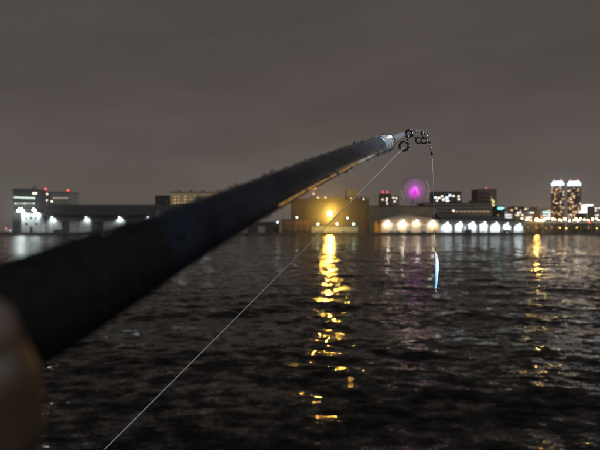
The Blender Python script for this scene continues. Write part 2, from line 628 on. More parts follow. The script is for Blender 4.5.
gl = block('shed', 312, 358, 226.2, 464, 9, material('green white fence panels', (0.30, 0.36, 0.30), .8, scale=.3), 'low pale green shed behind the greenish lamps', 'shed')

# ---- dark blocks between the silo and the cream warehouse, and the long block behind
dk = block('storage_building', 368, 438, 206.3, 540, 25, M_greyg, 'long dull olive storage building between the silo and the wheel', 'building')
lb = block('parking_building', 424, 492, 203.2, 560, 30, M_grey, 'long low parking building with banded decks behind the white-walled warehouse', 'building')
for i in range(4):
    a, b_ = W(424.5, 205 + i * 3.4, 560), W(491.5, 206.2 + i * 3.4, 560)
    piece('deck_opening', M_dark, lb, a.x, b_.x, 559.8, 560.05, b_.z, a.z)
window(lb, 453.5, 210.7, 1.5, 1.6, 559.6, L_win[2])
window(lb, 427.2, 209.2, 2.3, 2.2, 559.6, L_win[2])
for i in range(9):
    window(lb, 457 + i * 3.9, 211.6, 2.6, .8, 559.7, L_win[4])

rl = block('apartment_building', 380.5, 391, 194.0, 700, 18, M_dark, 'slim dark block with two red lights and few white windows', 'building')
beacon(rl, 383, 192.1, 700, r=1.2)
beacon(rl, 387.3, 192.1, 700, r=1.2)
for px, py in ((387, 198.5), (386.6, 200.6), (387.2, 203.7), (382.6, 199.6), (393.0, 197.7)):
    if px < 391:
        window(rl, px, py, 1.4, 1.3, 700, L_win[2])
rl2 = block('apartment_building', 391.6, 399, 196.5, 720, 18, M_grey, 'short grey block between the slim dark block and the wheel', 'building')
for px, py in ((393.3, 197.8), (396.2, 198.2), (394.6, 201.5)):
    window(rl2, px, py, 1.5, 1.2, 720, L_win[2])

db = block('office_building', 434, 461.5, 192, 700, 22, M_dark, 'dark office block with scattered white-lit windows right of the wheel'.replace('right of', 'beside'), 'building')
for px, py, w in ((435.5, 197.6, 2.6), (439, 198, 2.2), (443.5, 199.6, 2.6), (446.8, 197.6, 3.0), (447.5, 200.6, 3.2), (450, 195.4, 2.6), (453.6, 196, 1.6), (458.6, 196.3, 1.5), (458.8, 199.2, 1.6), (442, 196.2, 1.6), (437, 200.6, 1.3)):
    window(db, px, py, w, 1.7, 700, L_win[3] if w > 2.5 else L_win[2])
for i in range(7):
    for j in range(3):
        window(db, 436 + i * 4, 194.2 + j * 3.7, 1.4, 1.0, 700.05, M_glassd)

bb = block('office_building', 477.5, 496.5, 189.6, 680, 24, material('dull brown facade', (0.11, 0.085, 0.07), .85, scale=.05), 'dull brown office block with a red roof light and a yellow stairwell strip', 'building')
beacon(bb, 486.3, 188.2, 680, r=.8)
for i in range(9):
    window(bb, 493 + (i % 2) * 1.2 - .6, 200 + i * 1.75, 1.9, 1.2, 680, L_yel)
for i in range(5):
    a, b_ = W(478.3, 192.5 + i * 4.2, 680), W(489.5, 194 + i * 4.2, 680)
    piece('window_band', M_glassd, bb, a.x, b_.x, 679.9, 680.05, b_.z, a.z)
window(bb, 491.5, 197.5, 1.0, 1.0, 680, L_win[4])
block('storage_building', 472, 482, 201, 660, 12, M_dark, 'small dark rooftop store below the dull brown office block', 'building')

# ---- white-walled warehouse with the cream gable
D = 462.0
a, b_ = W(381, 220.6, D), W(440, 220.6, D)
pk = W(409, 214.2, D)
gw = thing('gabled_warehouse', ((a.x + b_.x) / 2, D, GZ), 'cream gabled warehouse front with four white lamps', 'warehouse')
MB().prism([(a.x, GZ), (b_.x, GZ), (b_.x, b_.z), (pk.x, pk.z), (a.x, a.z)], D, D + 40).build('wall', M_cream, gw)
mb = MB()
mb.prism([(a.x - 1.2, a.z - .3), (pk.x, pk.z + .05), (b_.x + 1.2, b_.z - .3), (b_.x + 1.2, b_.z - .02), (pk.x, pk.z + .45), (a.x - 1.2, a.z - .02)], D - .8, D + 41)
mb.build('roof', M_conc, gw)
for px, py in ((387.4, 221.5), (402.5, 221.2), (416.3, 221), (432.4, 221.5)):
    wall_lamp(gw, px, py, D, L_wallm, 0.62, 3.4, 9000.0, 155, (1.0, 0.88, 0.72))
for px0, px1 in ((392, 398), (406, 411.5), (420, 426)):
    doors(gw, px0, px1, 225.5, D, M_conc)
for i in range(20):
    x = a.x + (b_.x - a.x) * (i + .5) / 20
    t_ = 1 - abs(x - pk.x) / max(pk.x - a.x, b_.x - pk.x)
    piece('cladding_rib', M_cream, gw, x - .09, x + .09, D - .14, D + .02, GZ, a.z + (pk.z - a.z) * max(0, t_ - .08))

D = 464.0
a, b_ = W(440.6, 219.0, D), W(524.5, 221.3, D)
ww = thing('warehouse', ((a.x + b_.x) / 2, D, GZ), 'white-walled warehouse under a long dark roof with seven bright cool lamps', 'warehouse')
MB().prism([(a.x, GZ), (b_.x, GZ), (b_.x, b_.z), (a.x, a.z)], D, D + 40).build('wall', material('bright white wall', (0.52, 0.53, 0.53), .7, var=.14, scale=.25), ww)
r0, r1 = W(447, 213.0, D + 18), W(500, 216.8, D + 18)
mb = MB()
mb.v += [(a.x + .2, D - 1.5, a.z), (b_.x + 1, D - 1.5, b_.z), (b_.x + 1, D - 1.5, b_.z + .8), (a.x + .2, D - 1.5, a.z + .8),
         (a.x + .2, D + 18, r0.z), (r1.x, D + 18, r1.z), (a.x + .2, D + 41, a.z), (b_.x + 1, D + 41, b_.z)]
mb.f += [[0, 1, 2, 3], [3, 2, 5, 4], [4, 5, 7, 6], [0, 3, 4, 6], [1, 7, 5, 2], [0, 6, 7, 1]]
roof = mb.build('roof', M_roof, ww)
for px, py in ((446.8, 223), (459.6, 222.6), (472, 222.6), (484, 222.6), (495.5, 223), (506.4, 223.6), (518.5, 224)):
    wall_lamp(ww, px, py, D, L_wallw, 0.75, 2.8, 13000.0, 140)
for px0, px1 in ((452, 455), (461.5, 464.5), (466, 468.5), (477, 479.5), (487.5, 490), (500, 503.5), (510.5, 514)):
    doors(ww, px0, px1, 225.2, D, M_dark)
for i in range(13):
    p = W(443.5 + i * 6.6, 222, D)
    piece('downpipe', M_conc, ww, p.x - .13, p.x + .13, D - .28, D, GZ, b_.z - .5)


# ---- ferris wheel
WD = 900.0
hub = W(415.0, 190.0, WD)
rim = 13.2 / FPX * WD
fw = thing('ferris_wheel', (hub.x, hub.y, GZ), 'magenta-lit ferris wheel behind the long olive storage building', 'ferris wheel')
M_wheel = material('wheel steel', (0.30, 0.28, 0.32), .5)
for s in (-1, 1):
    for k in (-1, 1):
        MB().tube([(hub.x + k * rim * .55, hub.y + s * 9, GZ), (hub.x, hub.y + s * 3, hub.z)], [1.2, .7], 6).build('support_leg', M_wheel, fw)
for r_ in (rim, rim * .86):
    MB().ring(hub, (0, 1, 0), r_, 0.22, 48, 4).build('rim', M_wheel, fw)
MB().ring(hub, (0, 1, 0), rim * .42, 0.32, 32, 4).build('inner_ring', L_mag, fw)
MB().tube([(hub.x, hub.y - 3.5, hub.z), (hub.x, hub.y + 3.5, hub.z)], 2.2, 10).build('hub', L_mag, fw)
for i in range(48):
    t_ = 2 * math.pi * i / 48
    c_, s_ = math.cos(t_), math.sin(t_)
    e0 = Vector((hub.x + c_ * rim * .08, hub.y, hub.z + s_ * rim * .08))
    e1 = Vector((hub.x + c_ * rim * .86, hub.y, hub.z + s_ * rim * .86))
    sp_ = MB().tube([e0, e1], .3, 4).build('spoke', L_mag, fw)
    k = .24 + .42 * max(0, -s_ * .9 - c_ * .25) ** .7         # the lit tubes reach farther out towards the boarding side
    e1 = Vector((hub.x + c_ * rim * k, hub.y - .5, hub.z + s_ * rim * k))
    MB().tube([e0 + Vector((0, -.5, 0)), e1], .30, 4).build('light_tube', L_mag2, sp_)
for i in range(28):
    t_ = 2 * math.pi * (i + .5) / 28
    c = (hub.x + math.cos(t_) * (rim + 1.1), hub.y, hub.z + math.sin(t_) * (rim + 1.1))
    g_ = MB().ball(c, 1.15, 8, 6).build('gondola', material('gondola paint', (.35, .12, .4), .4), fw, True)
    if i in (0, 1, 26, 27, 14, 15, 16, 25, 2):
        MB().ball((c[0], c[1] - 1.3, c[2]), .55, 6, 4).build('gondola_light', L_win[2], g_, True)


# ---- twin residential towers
def tower(px0, px1, seed, label):
    rnd = random.Random(seed)
    TD = 960.0
    a, b_ = W(px0, 185.6, TD), W(px1, 185.6, TD)
    cx = (a.x + b_.x) / 2
    phi = math.atan2(cx, TD)
    w = (b_.x - a.x) * math.cos(phi)
    a.x, b_.x = cx - w / 2, cx + w / 2
    root = thing('residential_tower', (cx, TD, GZ), label, 'tower', 'twin lit towers')
    root.rotation_euler.z = -phi                     # the towers look across the bay
    ch = w * .14
    poly = [(a.x + ch, TD), (b_.x - ch, TD), (b_.x, TD + ch), (b_.x, TD + w - ch), (b_.x - ch, TD + w), (a.x + ch, TD + w), (a.x, TD + w - ch), (a.x, TD + ch)]

    def octo(z0, z1, e, name, mat):
        m = MB()
        cy = TD + w / 2
        pts = [((x - cx) * e + cx, (y - cy) * e + cy) for x, y in poly]
        k = len(pts)
        m.v += [(x, y, z0) for x, y in pts] + [(x, y, z1) for x, y in pts]
        m.f.append(list(reversed(range(k))))
        m.f.append([k + i for i in range(k)])
        for i in range(k):
            j = (i + 1) % k
            m.f.append([i, j, k + j, k + i])
        return m.build(name, mat, root)
    octo(GZ, a.z, 1.0, 'wall', M_tower)
    n = 33
    for i in range(1, n):
        z = GZ + (a.z - GZ) * i / n
        octo(z - .25, z + .12, 1.022, 'floor_slab', M_brown)
    top = W(px0, 180.6, TD).z
    octo(a.z, a.z + (top - a.z) * .5, .99, 'crown', L_crown)
    octo(a.z + (top - a.z) * .5, top - 1, .80, 'crown_upper', L_crown)
    for s in (-.28, .28):
        x = cx + s * w
        post = MB().tube([(x, TD + 4, top - 1), (x, TD + 4, top + 1.6)], .3, 6).build('beacon_post', M_metal, root)
        MB().ball((x, TD + 4, top + 2.0), 1.15, 8, 5).build('beacon_light', L_red, post, True)
    cols = 7
    fl = (a.z - GZ) / n
    for i in range(6, n):
        for c in range(cols):
            if rnd.random() < .30:
                x = a.x + ch + (w - 2 * ch) * (c + .5) / cols
                hw = (w - 2 * ch) / cols * rnd.choice((.36, .42, .48))
                z0 = GZ + fl * i + .35
                piece('window', rnd.choices(L_win, (6, 6, 2, .2, 4))[0], root, x - hw, x + hw, TD - .15, TD + .05, z0, z0 + fl - 1.0)
    # corner bays
    for i in range(6, n):
        for sd in (-1, 1):
            if rnd.random() < .22:
                x = cx + sd * (w / 2 - ch / 2)
                z0 = GZ + fl * i + .35
                piece('window', rnd.choice(L_win[:3]), root, x - ch * .25, x + ch * .25, TD + ch * .12, TD + ch * .9, z0, z0 + fl - 1.0)


tower(551, 564.2, 3, 'brown lit tower with a blue-white crown, the one farther from the white lit frame')
tower(567.2, 581, 11, 'brown lit tower with a blue-white crown, next to the white lit frame')

# ---- white lit frame building beside the towers
FD = 800.0
fr = thing('frame_building', (W(589, 220, FD).x, FD, GZ), 'white glowing frame-shaped building beside the twin towers', 'building')
L_frame = lamp_mat('white lit frame', (0.95, 0.97, 1.0), 1.6, False)


def pbox(name, mat, root, px0, px1, py0, py1, D, depth):
    a, b_ = W(px0, py1, D), W(px1, py0, D)
    return piece(name, mat, root, a.x, b_.x, D, D + depth, a.z, b_.z)


pbox('lit_pillar', L_frame, fr, 585.6, 588, 204.6, 219, FD, 12)
pbox('lit_pillar', L_frame, fr, 591.6, 593.4, 204.6, 217, FD, 12)
pbox('lit_beam', L_frame, fr, 588.02, 591.58, 204.6, 206, FD, 12)
pbox('back_wall', M_grey, fr, 588.1, 591.5, 206.1, 219, FD + 3, 8)
pbox('lower_wing', L_frame, fr, 582.5, 585.5, 211, 220, FD, 10)
a, b_ = W(582, 219.6, FD), W(594, 219.6, FD)
piece('base', M_grey, fr, a.x, b_.x, FD - .5, FD + 14, GZ, a.z - .1)

# ---- low city blocks on the right, each with lit windows
specs = [(497, 505, 206.5, 640, M_dark, 'dark low block with the glowing teal sign on its roof'),
         (505, 513, 208.5, 620, M_grey, 'grey low block with white windows next to the teal-sign block'),
         (513, 524, 206.8, 700, M_dark, 'dark block with a flat roof beyond the end of the white-walled warehouse'),
         (515, 534, 211.0, 610, M_grey, 'low grey block crossed by cool white window rows'),
         (524.5, 540, 207.5, 690, M_dark, 'dark wide block with an orange roof light'),
         (540.5, 550.5, 209.0, 650, M_grey, 'grey block with a blue-lit roof edge beside the twin towers'),
         (582, 587, 213.5, 700, M_dark, 'small dark block at the foot of the twin towers'),
         (594.6, 612, 206.5, 680, M_grey, 'pale grey block behind the white glowing frame'),
         (612.5, 640, 203, 690, M_dark, 'tall dark block past the pale grey block')]
rnd = random.Random(21)
for px0, px1, pt, DD, mt, lab in specs:
    r_ = block('city_building', px0, px1, pt, DD, 18, mt, lab, 'building')
    nc = max(2, int((px1 - px0) / 2.1))
    nr = max(2, int((220 - pt) / 2.4))
    for i in range(nc):
        for j in range(nr):
            if rnd.random() < (.55 if mt is M_grey else .33):
                window(r_, px0 + (i + .5) * (px1 - px0) / nc, pt + 1.6 + j * 2.4, (px1 - px0) / nc * .72, 1.2, DD,
                       rnd.choice((L_win[3], L_win[2], L_win[3], L_win[4], L_win[0])))
    if 'teal' in lab:
        p = W(500.2, 208.4, DD - 1)
        sg = MB().box(p.x - 3.8, p.x + 3.8, DD - 1.3, DD - .3, p.z - 1.6, p.z + 1.6).build('roof_sign', M_metal, r_)
        piece('sign_face', L_teal, r_, p.x - 3.5, p.x + 3.5, DD - 1.5, DD - 1.31, p.z - 1.4, p.z + 1.4)
    if 'orange roof' in lab:
        beacon(r_, 527.6, 208.6, DD, L_win[0], 1.3)
    if 'blue-lit' in lab:
        a, b_ = W(542.5, 211.6, DD), W(548, 213, DD)
        piece('light_strip', lamp_mat('blue strip', (.35, .75, 1.0), 2.2, False), r_, a.x, b_.x, DD - .3, DD - .02, b_.z, a.z)

# ---- elevated road on the right, with its lamps
ED = 560.0
a, b_ = W(520, 221.6, ED), W(680, 221.0, ED)
road = thing('elevated_road', ((a.x + b_.x) / 2, ED, GZ), None, None)
road['kind'] = 'structure'
road['label'] = 'brightly lit elevated road on pillars along the far shore'
MB().box(a.x, b_.x, ED, ED + 14, a.z - 1.6, a.z - .2).build('deck', M_conc, road)
MB().box(a.x, b_.x, ED - .3, ED, a.z - 1.9, a.z + .9).build('parapet', M_white, road)
MB().box(a.x, b_.x, ED + 14, ED + 14.3, a.z - 1.9, a.z + 1.6).build('parapet', M_white, road)
for i in range(14):
    x = a.x + (b_.x - a.x) * (i + .5) / 14
    piece('pillar', M_conc, road, x - 1, x + 1, ED + 5, ED + 8, GZ, a.z - 1.61)
for i in range(30):
    px = 523 + i * 2.9 + rnd.uniform(-1.6, 1.6)
    p = W(px, 219.4 + rnd.uniform(-1.0, 1.2), ED - 1.2)
    warm = i % 3 != 1
    q = thing('street_lamp', (p.x, p.y, a.z - 1.9), 'warm lamp standing along the elevated road parapet' if warm else 'cool white lamp standing along the elevated road parapet', 'street lamp', 'warm elevated road lamps' if warm else 'cool elevated road lamps')
    MB().tube([(p.x, p.y + .7, a.z - 1.8), (p.x, p.y + .7, p.z + .6), (p.x, p.y, p.z + .75)], .12, 6).build('pole', M_metal, q)
    MB().ball(p, rnd.choice((.3, .35, .45, .55, .8)), 8, 5).build('bulb', L_road if warm else L_cool, q, True)

# the brightest orange street lamp by the water
p = W(536.5, 219.6, 500.0)
q = thing('street_lamp', (p.x, p.y, GZ), 'bright orange street lamp before the elevated road, mirrored in the water', 'street lamp')
MB().tube([(p.x, p.y + .6, GZ), (p.x, p.y + .6, p.z + .9)], [.2, .12], 8).build('pole', M_metal, q)
hd = MB().box(p.x - .8, p.x + .8, p.y - .5, p.y + .8, p.z + .8, p.z + 1.05).build('lamp_housing', M_metal, q)
MB().ball(p, .85, 10, 6).build('bulb', L_or, hd, True)
# low amber lamps along the promenade under the road
for i, px in enumerate((528, 536, 546, 552, 560, 566.5, 577, 589, 597, 610)):
    p = W(px, 227.2 + (i % 3) * .5, 470.0)
    q = thing('promenade_lamp', (p.x, p.y, GZ), 'low amber bollard lamp among the shore trees under the elevated road', 'lamp', 'amber promenade lamps')
    MB().tube([(p.x, p.y, GZ), (p.x, p.y, p.z)], .12, 6).build('pole', M_metal, q)
    MB().ball(p, .4, 8, 5).build('bulb', lamp_mat('amber promenade lamp', (1.0, .55, .12), 30), q, True)
p = W(589.5, 222.6, 505)
q = thing('signal_lamp', (p.x, p.y, GZ), 'small red signal light on a post near the white glowing frame', 'lamp')
MB().tube([(p.x, p.y, GZ), (p.x, p.y, p.z)], .15, 6).build('pole', M_metal, q)
MB().ball(p, .7, 8, 5).build('bulb', L_red, q, True)


# ================================================================== SHORE TREES
def tree(px, py_top, D, width_px, label, group=None, seed=0):
    rn = random.Random(seed)
    top = W(px, py_top, D)
    h = top.z - GZ
    w = width_px / FPX * D / 2
    root = thing('tree', (top.x, D, GZ), label, 'tree', group)
    m = MB().tube([(top.x, D, GZ), (top.x + .1, D, GZ + h * .45), (top.x - .1, D, GZ + h * .8)], [h * .035, h * .025, h * .01], 7)
    for i in range(5):
        t_ = rn.uniform(0, 6.28)
        z = GZ + h * rn.uniform(.35, .6)
        m.tube([(top.x, D, z), (top.x + math.cos(t_) * w * .6, D + math.sin(t_) * w * .6, z + h * .22)], [h * .014, h * .005], 5)
    m.build('trunk', M_bark, root)
    c = MB()
    lobes = [(rn.uniform(-.55, .55) * w, rn.uniform(-.55, .55) * w, GZ + h * rn.uniform(.42, .82), w * rn.uniform(.35, .55)) for _ in range(8)]
    for i in range(420):
        lx, ly, lz, lr = rn.choice(lobes)
        v = Vector((rn.gauss(0, 1), rn.gauss(0, 1), rn.gauss(0, .8))).normalized() * lr * rn.uniform(.55, 1.05)
        p_ = Vector((top.x + lx, D + ly, lz)) + v
        if p_.z > top.z:
            p_.z = top.z - rn.random() * .4
        s_ = rn.uniform(.18, .42)
        d1 = Vector((rn.gauss(0, 1), rn.gauss(0, 1), rn.gauss(0, 1))).normalized() * s_
        d2 = d1.orthogonal().normalized() * s_ * .7
        n = len(c.v)
        c.v += [tuple(p_ - d1), tuple(p_ + d2), tuple(p_ + d1), tuple(p_ - d2)]
        c.f.append([n, n + 1, n + 2, n + 3])
    c.build('crown', M_leaf, root)


tree(373.5, 207.5, 466, 11, 'dark tree standing between the tan silo building and the cream gable', seed=1)
tree(166.5, 192, 520, 9, 'dark tree poking over the warehouse roof near the ochre block', seed=2)
tree(378.5, 216, 464, 8, 'small dark tree just beside the cream gable', seed=3)
for i in range(17):
    tree(526 + i * 4.9 + rnd.uniform(-1, 1), 225.4 + rnd.uniform(-1.2, 1.2), 458 + rnd.uniform(0, 6), rnd.uniform(5.5, 8), 'low dark tree in the row along the shore below the elevated road', 'shore trees below the elevated road', seed=30 + i)
for i in range(5):
    tree(284 + i * 5.6, 226.8 + rnd.uniform(-.6, .8), 456, 5.5, 'low dark bush-like tree before the red-brown shed', 'bushes before the red-brown shed', seed=60 + i)


# ================================================================== VEHICLES ON THE FAR QUAY
def truck(px, D, label, colour, flip=1, group=None):
    p = W(px, 229, D)
    x, z = p.x, GZ
    root = thing('truck', (x, D, GZ), label, 'truck', group)
    s = flip
    xs = lambda u0, u1: (min(x + s * u0, x + s * u1), max(x + s * u0, x + s * u1))
    b0, b1 = xs(-3.8, 2.0)
    MB().box(b0, b1, D - 1.15, D + 1.15, z + .95, z + 3.3).build('cargo_box', material('truck box ' + colour[0], colour[1], .5), root)
    c0, c1 = xs(2.15, 4.0)
    k0, k1 = (c0, c1)
    fr_ = (k1, k0) if s > 0 else (k0, k1)
    poly = [(c0, z + .55), (c1, z + .55), (c1, z + 1.5), (c1 - .35 if s > 0 else c1, z + 2.6), (c0 if s > 0 else c0 + .35, z + 2.6), (c0, z + 1.5)]
    cab = MB().prism(poly, D - 1.05, D + 1.05).build('cab', material('truck cab ' + colour[0], colour[2], .35), root)
    w0, w1 = xs(2.6, 3.5)
    MB().box(w0, w1, D - 1.09, D - 1.051, z + 1.55, z + 2.3).build('side_window', M_glassd, cab)
    f0, f1 = xs(-3.8, 3.9)
    MB().box(f0, f1, D - .5, D + .5, z + .5, z + .9).build('chassis', M_dark, root)
    for u in (-2.7, -1.6, 3.0):
        for v in (-1.0, 1.0):
            MB().tube([(x + s * u, D + v - .15, z + .48), (x + s * u, D + v + .15, z + .48)], .48, 14).build('wheel', M_tyre, root)
    return root


truck(506.5, 458.5, 'dark box truck parked before the white-walled warehouse', ('dark', (.03, .03, .035), (.03, .03, .03)), 1)
truck(57.5, 460.5, 'dull green box truck parked before the long dark-roofed warehouse', ('green', (.05, .09, .05), (.06, .09, .06)), -1)
wt = truck(7, 458, 'white box truck with a red tail lamp parked near the floodlit port house', ('white', (.7, .72, .72), (.5, .5, .5)), -1)
p = W(6, 228.2, 456.6)
MB().ball(p, .55, 8, 5).build('tail_lamp', L_red, wt, True)
truck(468, 457.5, 'grey box truck parked under the middle wall lamps', ('grey', (.08, .08, .085), (.06, .06, .06)), -1)


def car(px, D, label, col, group):
    p = W(px, 229, D)
    x, z = p.x, GZ
    root = thing('parked_car', (x, D, GZ), label, 'car', group)
    MB().prism([(x - 2.1, z + .35), (x + 2.1, z + .35), (x + 2.1, z + .8), (x + 1.2, z + .95), (x - 1.9, z + .98), (x - 2.1, z + .8)], D - .85, D + .85).build('body', col, root)
    MB().prism([(x - 1.7, z + .985), (x + 1.1, z + .96), (x + .5, z + 1.45), (x - 1.3, z + 1.45)], D - .72, D + .72).build('cabin', M_glassd, root)
    for u in (-1.3, 1.3):
        for v in (-.8, .8):
            MB().tube([(x + u, D + v - .1, z + .33), (x + u, D + v + .1, z + .33)], .33, 12).build('wheel', M_tyre, root)


M_car = material('car paint dark', (.03, .03, .04), .3)
M_carw = material('car paint silver', (.35, .35, .36), .3, metal=.4)
for px in (391, 398.5, 409, 424):
    car(px, 457, 'dark parked car in front of the cream gable', M_car, 'dark cars before the cream gable')
car(435, 457, 'silver parked car at the joint of gable and white wall', M_carw, 'silver cars on the quay')
for px in (322, 344, 360):
    car(px, 455.5, 'dark parked car near the greenish lamps', M_car, 'dark cars near the greenish lamps')

# mooring bollards along the far quay edge
for i in range(26):
    px = 12 + i * 23.5
    p = W(px, 232, SHORE + .45)
    b_ = MB().tube([(p.x, p.y, GZ + .15), (p.x, p.y, GZ + .6), (p.x, p.y, GZ + .62), (p.x, p.y, GZ + .85)], [.22, .2, .36, .34], 10)
    tag(b_.build('mooring_bollard', M_dark), 'iron mooring bollard on the far quay edge', 'bollard', 'bollards on the far quay')
# rubber fenders hanging on the quay face
for i in range(40):
    p = W(5 + i * 15.2, 234, SHORE)
    b_ = MB().box(p.x - .35, p.x + .35, SHORE - .45, SHORE - .004, .5, GZ - .2)
    f_ = b_.build('quay_fender', M_tyre, far_quay)


# ================================================================== THE FISHING ROD
P0 = W(43, 304.5, 0.10)
P1 = W(387, 142.5, 0.45)
AX = (P1 - P0).normalized()
LEN = (P1 - P0).length
E1 = AX.cross(Vector((0, 0, 1))).normalized()
E2 = E1.cross(AX).normalized()


def A(t, th=0.0, r=0.0):
    """a point t metres along the rod from P0, r off its axis at angle th"""
    bend = .0024 * math.sin(math.pi * min(1, max(0, t / LEN)))
    return P0 + AX * t + E2 * bend + (E1 * math.cos(th) + E2 * math.sin(th)) * r


M_blank = material('wet carbon blank', (0.0055, 0.007, 0.011), 0.36, var=.5, scale=60, coat=.6)
M_blank.node_tree.nodes['Principled BSDF'].inputs['Specular IOR Level'].default_value = 0.25
M_blank.node_tree.nodes['Principled BSDF'].inputs['Coat Roughness'].default_value = 0.15
_t = M_blank.node_tree
_tc = [n for n in _t.nodes if n.type == 'TEX_COORD'][0]
_dot = _t.nodes.new('ShaderNodeVectorMath')
_dot.operation = 'DOT_PRODUCT'
_dot.inputs[1].default_value = AX
_t.links.new(_tc.outputs['Object'], _dot.inputs[0])
_mr = _t.nodes.new('ShaderNodeMapRange')            # sheen of the tip flash put into the colour, black to pale blue grey
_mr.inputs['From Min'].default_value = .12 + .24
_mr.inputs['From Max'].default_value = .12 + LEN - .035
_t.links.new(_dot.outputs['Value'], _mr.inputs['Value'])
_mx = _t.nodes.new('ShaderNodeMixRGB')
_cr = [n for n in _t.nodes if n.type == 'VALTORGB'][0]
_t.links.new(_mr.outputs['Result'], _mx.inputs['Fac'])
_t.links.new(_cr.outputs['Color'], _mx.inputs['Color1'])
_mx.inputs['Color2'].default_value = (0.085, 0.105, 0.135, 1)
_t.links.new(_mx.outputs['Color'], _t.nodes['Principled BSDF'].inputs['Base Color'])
for _sock, _lo, _hi in (('Coat Weight', 0.0, 0.45), ('Specular IOR Level', 0.03, 0.16)):   # dull near the grip, glossy further out
    _m2 = _t.nodes.new('ShaderNodeMapRange')
    _m2.inputs['From Min'].default_value = .12 + .03
    _m2.inputs['From Max'].default_value = .12 + .17
    _m2.inputs['To Min'].default_value = _lo
    _m2.inputs['To Max'].default_value = _hi
    _t.links.new(_dot.outputs['Value'], _m2.inputs['Value'])
    _t.links.new(_m2.outputs['Result'], _t.nodes['Principled BSDF'].inputs[_sock])
M_grip = material('black foam grip', (0.0055, 0.005, 0.005), 0.8, var=.4, scale=300)
M_grip.node_tree.nodes['Principled BSDF'].inputs['Specular IOR Level'].default_value = 0.03
M_ring = material('black guide ring', (0.02, 0.02, 0.02), 0.25, coat=.5)
M_chrome = material('chrome', (0.75, 0.78, 0.82), 0.2, metal=1.0, var=.05)
M_flash = material('painted flash winding', (0.92, 0.95, 0.98), 0.3, var=.15, scale=250, coat=.8)
M_ferd = material('grey blue winding', (0.48, 0.55, 0.66), 0.3, var=.3, scale=250, coat=.8)
M_tipm = material('grey tip section', (0.40, 0.46, 0.58), 0.3, var=.4, scale=200, coat=.6)

rod = thing('fishing_rod', P0 - AX * 0.12, 'wet black telescopic fishing rod reaching out over the water', 'fishing rod')
prof = [(-.06, .0121)] + [(k * .004, .0122 - k * .00018) for k in range(0, 9)] + [(.0335, .01075), (.0350, .0101)]
MB().tube([A(t) for t, r in prof], [r for t, r in prof], 40).build('grip', M_grip, rod, True)
BL = [(.034, .01035), (.049, .0100), (.07, .0094), (.099, .0088), (.148, .0085), (.20, .0085), (.25, .0084), (.30, .0083), (LEN - .045, .0081)]


def rod_radius(t):
    if t < .034:
        return .0122 - t / .004 * .00018
    for (t0, r0), (t1, r1) in zip(BL, BL[1:]):
        if t <= t1:
            return r0 + (r1 - r0) * (t - t0) / (t1 - t0)
    return .0081


prof = [(.034 + (LEN - .079) * k / 40, rod_radius(.034 + (LEN - .079) * k / 40)) for k in range(41)]
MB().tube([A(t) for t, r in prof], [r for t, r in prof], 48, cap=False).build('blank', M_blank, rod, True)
prof = [(LEN - .046, .0081), (LEN - .036, .0083), (LEN - .012, .0082), (LEN - .006, .0081)]
MB().tube([A(t) for t, r in prof], [r for t, r in prof], 40).build('winding', M_ferd, rod, True)
for k in range(9):
    t = LEN - .034 + k * .0031
    MB().ring(A(t), AX, .0079, .0012, 40, 10).build('flash_wrap', M_flash if k > 2 else M_ferd, rod, True)  # rings added for the tip flash, its brightness put into their colour
for t_, dr in ((LEN - .0150, .0009), (LEN - .0235, .0007)):      # added chrome lips, flared to catch the light for the tip flash
    pr = [(t_ - .0016, .0082), (t_ - .0004, .0082 + dr + .0004), (t_ + .0010, .0082 + dr + .0005), (t_ + .0016, .0083)]
    MB().tube([A(t) for t, r in pr], [r for t, r in pr], 40).build('glint_lip', M_chrome, rod, True)
prof = [(LEN - .0085, .0082), (LEN - .0055, .0094), (LEN - .0015, .0094), (LEN + .001, .0082), (LEN + .0015, .0056)]  # collar flare shaped to catch the light
MB().tube([A(t) for t, r in prof], [r for t, r in prof], 40).build('collar', M_chrome, rod, True)
prof = [(LEN + .001, .0050), (LEN + .03, .0045), (LEN + .07, .0040), (LEN + .100, .0036), (LEN + .104, .0028)]
MB().tube([A(t) for t, r in prof], [r for t, r in prof], 28).build('tip_section', M_tipm, rod, True)
# lamp light streak painted low on the blank, orange dashes ending in pale blue
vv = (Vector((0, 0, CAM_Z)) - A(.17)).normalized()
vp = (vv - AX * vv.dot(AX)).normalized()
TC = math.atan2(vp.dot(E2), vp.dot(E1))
M_streak_o = material('painted orange streak', (0.95, 0.45, 0.09), 0.35, var=.2, scale=300, coat=.6)
M_streak_b = material('painted pale blue streak', (0.62, 0.72, 0.85), 0.35, var=.2, scale=300, coat=.6)
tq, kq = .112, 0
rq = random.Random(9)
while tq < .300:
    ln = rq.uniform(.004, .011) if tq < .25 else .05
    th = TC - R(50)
    MB().tube([A(tq + ln * q_ / 4, th, rod_radius(tq + ln * q_ / 4) - .00012) for q_ in range(5)], .00062, 8).build('painted_streak', M_streak_o if tq < .25 else M_streak_b, rod, True)
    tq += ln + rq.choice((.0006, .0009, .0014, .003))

# guide rings bunched at the tip
VN = (Vector((0, 0, CAM_Z)) - P1).normalized()


def G(px, py, dz=0.0):
    return W(px, py, 0.545 + dz)


def guide(px, py, r, tr, nrm, foot=None, dz=0.0):
    c = G(px, py, dz)
    g = MB().ring(c, nrm, r, tr, 28, 8).build('guide_ring', M_ring, rod, True)
    if foot:
        MB().tube([Vector(foot), (Vector(foot) + c) / 2 + Vector((0, 0, .0006)), c + (Vector(foot) - c).normalized() * r], [.0010, .0008, .0008], 6).build('foot', M_ring, g, True)
    MB().ball(c + E1 * (r + .0003) + VN * .0008, .0009, 8, 6).build('bead', M_chrome, g, True)
    return g


